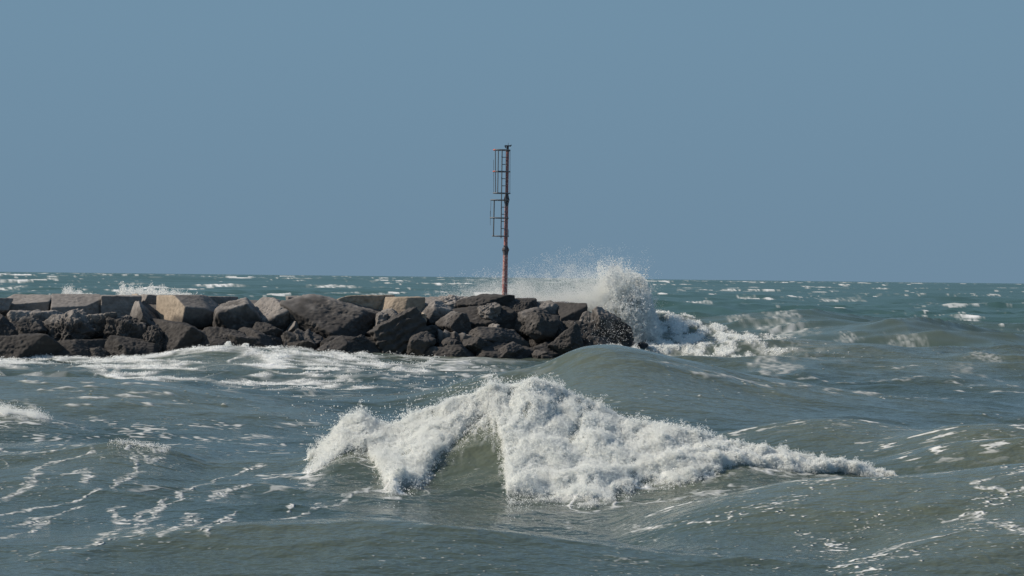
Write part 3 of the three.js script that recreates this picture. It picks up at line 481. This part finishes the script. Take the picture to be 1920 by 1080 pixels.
// ------------------------------------------------------------------ the beacon mast
{
  const D = 113.4, mast = new THREE.Group(), foot = at(946, 566, D), top = at(952, 272, D), k = D / F;
  mast.position.copy(foot);
  const up = top.clone().sub(foot), L = up.length(); up.normalize();
  mast.quaternion.setFromUnitVectors(V(0, 1, 0), up);
  const Y = (py) => (566 - py) * L / 294, X = (px, py) => (px - lerp(946, 952, (566 - py) / 294)) * k;      // metres up the mast and to its side
  const paint = (seed, worn) => {                                   // faded red paint flaking to pale undercoat
    const N = 128, M = 512, a = new Uint8Array(N * M * 4);
    for (let j = 0; j < M; j++) for (let i = 0; i < N; i++) {
      const n = f2(i / 14 + seed, j / 18, 4), m = f2(i / 5 + seed, j / 30 + 9, 3), w = sstep(0.16 - worn, 0.26 - worn, n + 0.4 * m), rust = sstep(0.2, 0.4, f2(i / 20 + 40, j / 40 + seed, 3));
      const c = [lerp(lerp(160, 184, w), 118, rust * 0.7), lerp(lerp(100, 168, w), 92, rust * 0.7), lerp(lerp(98, 160, w), 82, rust * 0.7)];
      for (let q = 0; q < 3; q++) a[(j * N + i) * 4 + q] = clamp(c[q] + 14 * m, 0, 255); a[(j * N + i) * 4 + 3] = 255;
    }
    const t = new THREE.DataTexture(a, N, M); t.colorSpace = THREE.SRGBColorSpace; t.magFilter = THREE.LinearFilter; t.wrapS = THREE.RepeatWrapping; t.needsUpdate = true;
    return new THREE.MeshStandardMaterial({ map: t, roughness: 0.6 });
  };
  const red = paint(1, 0.0), redWorn = paint(7, 0.13), steel = new THREE.MeshStandardMaterial({ color: new THREE.Color(0.14, 0.155, 0.17), roughness: 0.6, metalness: 0.2 }), tip = new THREE.MeshStandardMaterial({ color: new THREE.Color(0.5, 0.13, 0.1), roughness: 0.6 }), dark = new THREE.MeshStandardMaterial({ color: new THREE.Color(0.10, 0.085, 0.095), roughness: 0.7 });
  const part = (n, g, m, parent = mast) => { const o = new THREE.Mesh(g, m); o.name = n; parent.add(o); return o; };
  const cyl = (r0, r1, y0, y1, seg = 20) => new THREE.CylinderGeometry(r1, r0, y1 - y0, seg, 1).translate(0, (y0 + y1) / 2, 0);
  const bar = (a, b, r, seg = 6) => { const v = b.clone().sub(a), g = new THREE.CylinderGeometry(r, r, v.length(), seg); g.applyQuaternion(new THREE.Quaternion().setFromUnitVectors(V(0, 1, 0), v.normalize())); return g.translate((a.x + b.x) / 2, (a.y + b.y) / 2, (a.z + b.z) / 2); };
  part('lower_pole', cyl(0.118, 0.105, Y(563), Y(478)), redWorn);
  part('middle_pole', cyl(0.085, 0.078, Y(461), Y(386)), red);
  part('upper_pole', cyl(0.07, 0.064, Y(363), Y(283)), red);
  part('base_flange', mergeGeometries([cyl(0.2, 0.2, Y(566), Y(563)), ...[0, 1, 2, 3, 4, 5].map((i) => { const s = new THREE.Shape([new THREE.Vector2(0.1, 0), new THREE.Vector2(0.19, 0), new THREE.Vector2(0.1, 0.28)]); return new THREE.ExtrudeGeometry(s, { depth: 0.02, bevelEnabled: false }).translate(0, Y(563), -0.01).rotateY(i * Math.PI / 3); })].map((g) => { const q = g.index ? g.toNonIndexed() : g; return q; })), dark);
  const joint = (y0, ym, y1, r0, rm, r1) => {
    const j = part('joint_collar', new THREE.LatheGeometry([[r0, Y(y0)], [rm * 0.72, lerp(Y(y0), Y(ym), 0.55)], [rm * 0.8, Y(ym) - 0.05], [rm * 0.8, Y(ym) + 0.05], [rm * 0.72, lerp(Y(ym), Y(y1), 0.4)], [r1, Y(y1)]].map(([x, y]) => new THREE.Vector2(x, y)), 16), dark);
    part('flange_plate', cyl(rm, rm, Y(ym) - 0.025, Y(ym) + 0.025, 24), dark, j);
    for (let i = 0; i < 6; i++) { const a = i * Math.PI / 3 + 0.3, s = new THREE.Shape([new THREE.Vector2(r0 * 0.8, Y(y0)), new THREE.Vector2(rm * 0.95, Y(ym) - 0.03), new THREE.Vector2(rm * 0.95, Y(ym) + 0.03), new THREE.Vector2(r1 * 0.8, Y(y1))]); part('gusset', new THREE.ExtrudeGeometry(s, { depth: 0.016, bevelEnabled: false }).translate(0, 0, -0.008).rotateY(a), dark, j); }
  };
  joint(479, 468, 460, 0.105, 0.155, 0.082);
  joint(387, 374.5, 362, 0.078, 0.125, 0.07);
  // lamp bracket at the head
  part('head_bracket', mergeGeometries([cyl(0.085, 0.085, Y(284), Y(281.5)), cyl(0.05, 0.05, Y(281.5), Y(274.5)), new THREE.BoxGeometry(0.26, 0.05, 0.16).translate(0.01, Y(273.5), 0), new THREE.BoxGeometry(0.04, 0.12, 0.1).rotateZ(0.5).translate(-0.10, Y(275.5), 0), new THREE.BoxGeometry(0.04, 0.09, 0.1).rotateZ(-0.6).translate(0.13, Y(273), 0), cyl(0.012, 0.008, Y(273), Y(267.5), 6).translate(0.02, 0, 0)].map((g) => g.index ? g.toNonIndexed() : g)), dark);
  // ladder: two rails, rungs between them
  const railX = (py) => X(lerp(941.5, 939.3, (py - 281) / 166), py);
  part('ladder_rail', bar(V(railX(281), Y(281), 0.06), V(railX(447), Y(447), 0.06), 0.026), steel);
  part('ladder_rail', bar(V(railX(281) + 0.17, Y(281), 0.13), V(railX(447) + 0.17, Y(447), 0.13), 0.016), steel);
  for (let py = 295.2; py < 436; py += 13.35) if (Math.abs(py - 374) > 9) part('rung', bar(V(railX(py), Y(py), 0.06), V(railX(py) + 0.2, Y(py), 0.10), 0.017), steel);
  // safety cage: flat hoops round the climber, upright bars on them
  const hoop = (py, x0, x1, ry, parts) => {
    const cx = (X(x0, py) + X(x1, py)) / 2, rx = (X(x1, py) - X(x0, py)) / 2, pts = [];
    for (let i = 0; i <= 24; i++) { const a = lerp(-0.12, 1.5, i / 24) * Math.PI * 1.28 + 0.05; pts.push(V(cx + rx * Math.cos(a), Y(py), ry * Math.sin(a))); }
    const h = part('cage_hoop', new THREE.TubeGeometry(new THREE.CatmullRomCurve3(pts), 40, 0.024, 6), steel);
    if (parts) part('painted_end', new THREE.TubeGeometry(new THREE.CatmullRomCurve3([0, 1, 2, 3, 4].map((i) => { const a = Math.PI + (i - 2) * 0.36; return V(cx + (rx + 0.002) * Math.cos(a), Y(py), (ry + 0.002) * Math.sin(a)); })), 12, 0.03, 6), tip, h);
    return { cx, rx, ry };
  };
  for (const [py, t] of [[281.5, 1], [322, 1], [362.5, 0]]) hoop(py, 925.5 - (py > 300 ? 0.7 : 0), 956.5, 0.32, t);
  for (const [py, x0] of [[375.5, 920], [409, 919], [443, 923]]) hoop(py, x0, 953.5, 0.34, 0);
  const up2 = (x, y0, y1, z, r, dx = 0) => part('cage_bar', bar(V(X(x, y0), Y(y0), z), V(X(x + dx, y1), Y(y1), z), r), steel);
  up2(928.8, 281.5, 362.5, 0.2, 0.022, 0.4); up2(934.6, 281.5, 362.5, 0.31, 0.024, -1.4); up2(925.6, 300, 362.5, -0.05, 0.011, 0); up2(956.4, 281.5, 362.5, 0.03, 0.011, -0.4);
  up2(926.8, 375.5, 443, 0.22, 0.03, -1.6); up2(920.6, 375.5, 409, 0, 0.009, -1.2); up2(919.3, 396, 423, 0.02, 0.009, 0); up2(953.2, 430, 443, 0.05, 0.012, 0);
  tag(add(mast, 'beacon_mast'), 'tall red painted steel mast with caged ladder standing on the breakwater', 'mast');
}

// ------------------------------------------------------------------ white water: drops and clots, one cloud of them for each splash
const dropGeo = (() => { const g = mergeVertices(new THREE.IcosahedronGeometry(1, 0).deleteAttribute('normal').deleteAttribute('uv')), p = g.attributes.position; for (let i = 0; i < p.count; i++) { const k = 1 + 0.35 * n3(p.getX(i) * 1.7 + 3, p.getY(i) * 1.7, p.getZ(i) * 1.7); p.setXYZ(i, p.getX(i) * k, p.getY(i) * k, p.getZ(i) * k); } g.computeVertexNormals(); return g; })();
const swarm = (n, r0, r1) => { // a handful of fine drops that fly together
  const r = rng(3), parts = [];
  for (let i = 0; i < n; i++) { const g = new THREE.OctahedronGeometry(r0 + r1 * r() * r(), 0), a = r() * 6.283, c = 2 * r() - 1, q = Math.sqrt(1 - c * c), d = Math.pow(r(), 0.45); parts.push(g.translate(d * q * Math.cos(a), d * c, d * q * Math.sin(a))); }
  return mergeGeometries(parts);
};
const mistGeo = swarm(11, 0.14, 0.12), fineGeo = swarm(16, 0.035, 0.03);
const spray = new THREE.MeshPhysicalMaterial({ color: new THREE.Color(0.955, 0.965, 0.955), roughness: 1, transmission: 0.92, thickness: 0, specularIntensity: 0.3, ior: 1.33 });
function cloud(name, label, category, list, mist) {
  if (mist) { const group = new THREE.Group(); group.add(specks('clots', dropGeo, list), specks('mist', mistGeo, mist)); return tag(add(group, name), label, category, null, 'stuff'); }
  return tag(add(specks(name, dropGeo, list), name), label, category, null, 'stuff');
}
function specks(name, geo, list) {
  const m = new THREE.InstancedMesh(geo, spray, list.length), M = new THREE.Matrix4(), q = new THREE.Quaternion(), r = rng(list.length), e = new THREE.Euler();
  list.forEach(([x, y, z, s, k = 1], i) => { q.setFromEuler(e.set(r() * 6, r() * 6, r() * 6)); M.compose(V(x, y, z), q, V(s, s * k, s)); m.setMatrixAt(i, M); });
  m.name = name;
  return m;
}
{ // the breaking wave
  const r = rng(5), list = [], mist = [], zmin = (x) => W1.z(x);
  const surf = (x, z) => seaH(x, z) + bulge(x, z, breaker(x, z, 1));
  let tries = 0;
  while (mist.length < 250000 && tries++ < 1900000) {
    const x = lerp(BX0 - 0.2, BX1 + 0.2, r()), zc = zmin(x), foot = Math.max(breakFoot(x), zc + 0.3), t = -0.25 + 1.4 * r(), z = zc + (t < 0 ? t * 1.6 : t * (foot - zc));
    const f = breaker(x, z); if (f < 0.06 || r() > f * f + 0.02) continue;
    const h = seaH(x, z) + bulge(x, z, breaker(x, z, 1)), e = 0.05, nx = (seaH(x - e, z) - seaH(x + e, z)) / (2 * e), nz = (seaH(x, z - e) - seaH(x, z + e)) / (2 * e), nl = Math.hypot(nx, 1, nz);
    const clot = f3(x * 2.4, h * 2.4, z * 2.4, 3) + 0.5 * n3(x * 9, h * 4, z * 4), amp = r() < 0.7 ? 0.008 + 0.06 * Math.max(0, clot) : (0.02 + 0.14 * Math.max(0, clot + 0.05)) * lerp(1, 0.6, sstep(2.5, 4.5, x)), o = -Math.log(1 - r() * 0.985) * amp;
    const big = r() < 0.12; (big ? list : mist).push([x + nx / nl * o + 0.018 * gauss(r), h + o / nl + 0.018 * gauss(r), z + nz / nl * o + 0.018 * gauss(r), big ? 0.005 + 0.013 * r() * r() : 0.014 + 0.016 * r(), 1 + 0.8 * r()]);
  }
  // ragged crest and drops blown back to the left
  for (let i = 0; i < 240; i++) {
    const x0 = lerp(BX0 - 0.1, 3.6, r()), z0 = W1.z(x0) + 0.25 * gauss(r), y0 = seaH(x0, z0) + bulge(x0, z0, breaker(x0, z0)), tall = (0.06 + 0.26 * r() * r() * r()) * (x0 > 2.4 ? 0.6 : 1), vx = -0.25 * tall + 0.7 * tall * gauss(r), vz = 0.6 * tall * gauss(r), n = 12 + 90 * r();
    for (let j = 0; j < n; j++) { const u = Math.pow(r(), 0.8), w = 0.012 + 0.06 * u; list.push([x0 + vx * u + w * gauss(r), y0 - 0.03 + tall * (1.6 * u - 0.6 * u * u) + w * gauss(r), z0 + vz * u + w * gauss(r), (0.004 + 0.011 * r() * r()) * (1.2 - 0.5 * u)]); }
  }
  for (let i = 0; i < 4500; i++) { const x = r() < 0.72 ? -0.42 + 0.42 * gauss(r) : -2.5 + 0.4 * gauss(r), zc = W1.z(x), foot = breakFoot(x), t = lerp(0.55, 2.1, r() * r()), z = zc + t * (foot - zc); list.push([x, seaH(x, z) + 0.4 * r() * r() * r(), z, 0.004 + 0.012 * r() * r() * r()]); }
  for (let i = 0; i < 900; i++) { const x = lerp(BX0, 0.6, Math.pow(r(), 0.8)), z = W1.z(x) + 0.6 * gauss(r) - 0.3, o = -Math.log(1 - r() * 0.98); list.push([x - 0.35 * o, seaH(x, z) + 0.12 + 0.16 * o, z, 0.005 + 0.012 * r() * r()]); }
  for (let i = 0; i < 6000; i++) { const x = lerp(BX0 - 0.1, 3.6, r()), zc = W1.z(x), foot = breakFoot(x), t = lerp(0.3, 1.25, r()), z = zc + t * Math.max(0.4, foot - zc); list.push([x, seaH(x, z) + 0.02 + 0.25 * r() * r(), z, 0.004 + 0.011 * r() * r()]); }
  cloud('breaking_wave_foam', 'bright white foam of the large breaking wave in the foreground', 'foam', list, mist);
}
{ // the splash against the seaward end
  const r = rng(8), list = [], mist = [], topOf = table([[1050, 596], [1075, 584], [1095, 574], [1112, 552], [1130, 537], [1144, 508], [1158, 506], [1168, 522], [1185, 519], [1200, 522], [1213, 536], [1222, 566], [1232, 600], [1245, 625]]);
  let tries = 0;
  while (mist.length < 36000 && tries++ < 900000) {
    const X = 1172 + 25 * gauss(r); if (X < 1050 || X > 1246) continue;
    const ty = topOf(X), Yp = lerp(648, ty - 8, Math.pow(r(), 0.85)), d = 114.6 + 0.9 * gauss(r), p = at(X, Yp, d), h = (648 - Yp) / (648 - ty);
    const n = f3(p.x * 1.5 + 3, p.y * 1.1, p.z * 1.5, 4) + 0.35 * f3(p.x * 5, p.y * 3.4, p.z * 5, 2);
    const dens = clamp(0.95 - 0.8 * h * h + 2.4 * n) * sstep(1080, 1135, X);
    if (r() > dens) continue;
    if (r() < 0.35) list.push([p.x, p.y, p.z, 0.010 + 0.026 * r() * r(), 1.5]); else mist.push([p.x, p.y, p.z, (0.045 + 0.05 * r()) * (h > 0.75 ? 0.75 : 1), 1.5]);
  }
  for (let i = 0; i < 260; i++) {
    const X0 = 1168 + 24 * gauss(r), a = at(X0, 640, 114.6 + 0.6 * gauss(r)), ty = topOf(clamp(X0, 1050, 1246)), b = at(X0 + 16 * gauss(r) - 6, lerp(640, ty - 14, 0.45 + 0.6 * r()), 114.6 + gauss(r)), n = 60 + 160 * r();
    for (let j = 0; j < n; j++) { const u = 1 - Math.pow(r(), 1.5) * 0.6, w = 0.02 + 0.10 * (1 - u) + 0.05 * u, q = a.clone().lerp(b, u); list.push([q.x + w * gauss(r), q.y + 1.5 * w * gauss(r), q.z + w * gauss(r), 0.008 + 0.018 * r() * r() * r(), 1.5]); }
  }
  for (let i = 0; i < 1200; i++) { const X = 1172 + 40 * gauss(r), Yp = 640 - Math.abs(gauss(r)) * 75, p = at(X, Yp, 114.6 + gauss(r)); if (Yp > topOf(clamp(X, 1050, 1246)) - 60) list.push([p.x, p.y, p.z, 0.006 + 0.006 * r() * r()]); }
  cloud('wave_splash', 'tall white splash bursting over the seaward end of the breakwater', 'splash', list, mist);
}
{ // fine spray carried along the top by the wind
  const r = rng(12), list = [];
  let tries = 0;
  while (list.length < 12000 && tries++ < 300000) {
    const X = r() < 0.75 ? lerp(830, 1130, Math.pow(r(), 0.7)) + 18 * gauss(r) : 1130 + 38 * gauss(r), base = 578, sc = lerp(12, 22, sstep(830, 1110, X)), Yp = base + Math.log(1 - r() * 0.995) * sc, d = 115.2 + 1.1 * gauss(r), p = at(X, Yp, d);
    if (r() > clamp(0.62 + 1.5 * f3(p.x * 0.7, p.y * 1.1, p.z * 0.6, 4))) continue;
    list.push([p.x, p.y, p.z, 0.14 + 0.10 * r()]);
  }
  tag(add(specks('spray_veil', fineGeo, list), 'spray_veil'), 'thin veil of spray drifting past the mast foot above the stones', 'spray', null, 'stuff');
}
{ // white water round the seaward end, on the wave beyond it
  const r = rng(21), list = [], mist = [];
  let tries = 0;
  while (mist.length < 26000 && tries++ < 700000) {
    const x = lerp(4.8, 14, Math.pow(r(), 1.5)), z = T1.z(x) + lerp(-1.5, 9, r()), f = foam(x, z); if (f < 0.25 || r() > f * f) continue;
    const clot = Math.max(0, f3(x * 1.3, 1, z * 0.9, 3) + 0.15), o = -Math.log(1 - r() * 0.98) * (0.015 + 0.07 * clot) * sstep(13, 7, x);
    (r() < 0.1 ? list : mist).push([x, seaH(x, z) + 0.03 + o, z, 0.012 + 0.03 * r()]);
  }
  for (let i = 0; i < 9000; i++) { const X = 1158 + 30 * gauss(r), p = at(X, 654 - 0.16 * Math.abs(X - 1150) * -1 - Math.abs(gauss(r)) * 6 * (0.6 + n2(X * 0.06, 1)), 108.6 + gauss(r) * 0.5); list.push([p.x, p.y, p.z, 0.007 + 0.014 * r() * r()]); }
  for (let i = 0; i < 500; i++) { const X = 1150 + 30 * gauss(r), p = at(X, 622 + 14 * gauss(r), 109.0 + gauss(r) * 0.3); list.push([p.x, p.y, p.z, 0.006 + 0.010 * r() * r()]); }
  cloud('churned_foam', 'cream churned foam on the wave just past the seaward end', 'foam', list, mist);
}
{ // bursts behind the left part of the breakwater
  const burst = (cells, seed, n, label) => {
    const r = rng(seed), list = [];
    for (let i = 0; i < n; i++) { const c = cells[Math.floor(r() * cells.length)], X = c[0] + c[2] * gauss(r), Yp = 560 - Math.abs(gauss(r)) * c[1] * (1 + 0.5 * n2(X * 0.09, seed)), p = at(X, Yp, 122 + gauss(r)); list.push([p.x, p.y, p.z, 0.008 + 0.016 * r() * r()]); }
    cloud('wave_burst', label, 'splash', list);
  };
  burst([[243, 9, 9], [236, 10, 5], [262, 7, 12], [290, 9, 14], [315, 6, 14], [345, 4, 12]], 31, 36000, 'long low burst of white water behind the narrow grey block');
  burst([[128, 10, 5], [140, 6, 8], [158, 4, 9]], 32, 9000, 'small puff of white water behind the notched grey block');
}
{ // foam jets and clots at the foot of the heap, the small crest at the left edge
  const r = rng(41), list = [];
  for (const [X, yb, yt, w, n] of [[428, 660, 640, 5, 1300], [420, 660, 650, 12, 1300], [460, 661, 644, 6, 1600], [443, 664, 652, 4, 200], [355, 662, 653, 16, 700], [590, 672, 668, 6, 120], [640, 676, 672, 10, 150], [497, 668, 662, 18, 400]])
    for (let i = 0; i < n; i++) { const t = r(), p = at(X + w * gauss(r) * (1 - 0.7 * t), lerp(yb, yt, t), 103.4 + gauss(r) * 0.25); list.push([p.x, p.y, p.z, 0.009 + 0.02 * r() * r()]); }
  let tries = 0, n = 0;
  while (n < 30000 && tries++ < 400000) { const x = lerp(-20, -3, r()), z = -lerp(84, 107.5, r()), f = foam(x, z); if (r() > f * f * f) continue; n++; list.push([x, seaH(x, z) + 0.04 + 0.07 * r() * r() * (Math.abs(z - F1.z(x)) < 4 ? 1.4 : 0.3), z, 0.008 + 0.014 * r() * r()]); }
  cloud('foam_clots', 'white foam heaped and spurting along the foot of the boulders', 'foam', list);
  const l2 = [], x1 = at(105, 780, 60).x; n = tries = 0;
  while (n < 26000 && tries++ < 300000) { const x = lerp(-13.5, x1, r()), z = N1.z(x) + lerp(-0.4, 1.2, r()), f = foam(x, z); if (r() > f * f) continue; n++; const o = -Math.log(1 - r() * 0.98) * 0.05 * (0.5 + Math.max(0, n2(x * 2.5, z * 2) + 0.3)); l2.push([x, seaH(x, z) + 0.01 + o, z, 0.0045 + 0.009 * r() * r() * r()]); }
  for (let i = 0; i < 700; i++) { const x = lerp(at(205, 830, 48).x, at(318, 830, 48).x, r()), z = W1.z(x) + 0.18 * gauss(r) + 0.05; l2.push([x, seaH(x, z) + 0.01 - Math.log(1 - r() * 0.98) * 0.012 * (1.2 + 2 * n2(x * 4, 3)), z, 0.003 + 0.004 * r()]); }
  cloud('crest_foam', 'small white crests breaking at the left of the picture', 'foam', l2);
}
renderer.render(scene, camera);
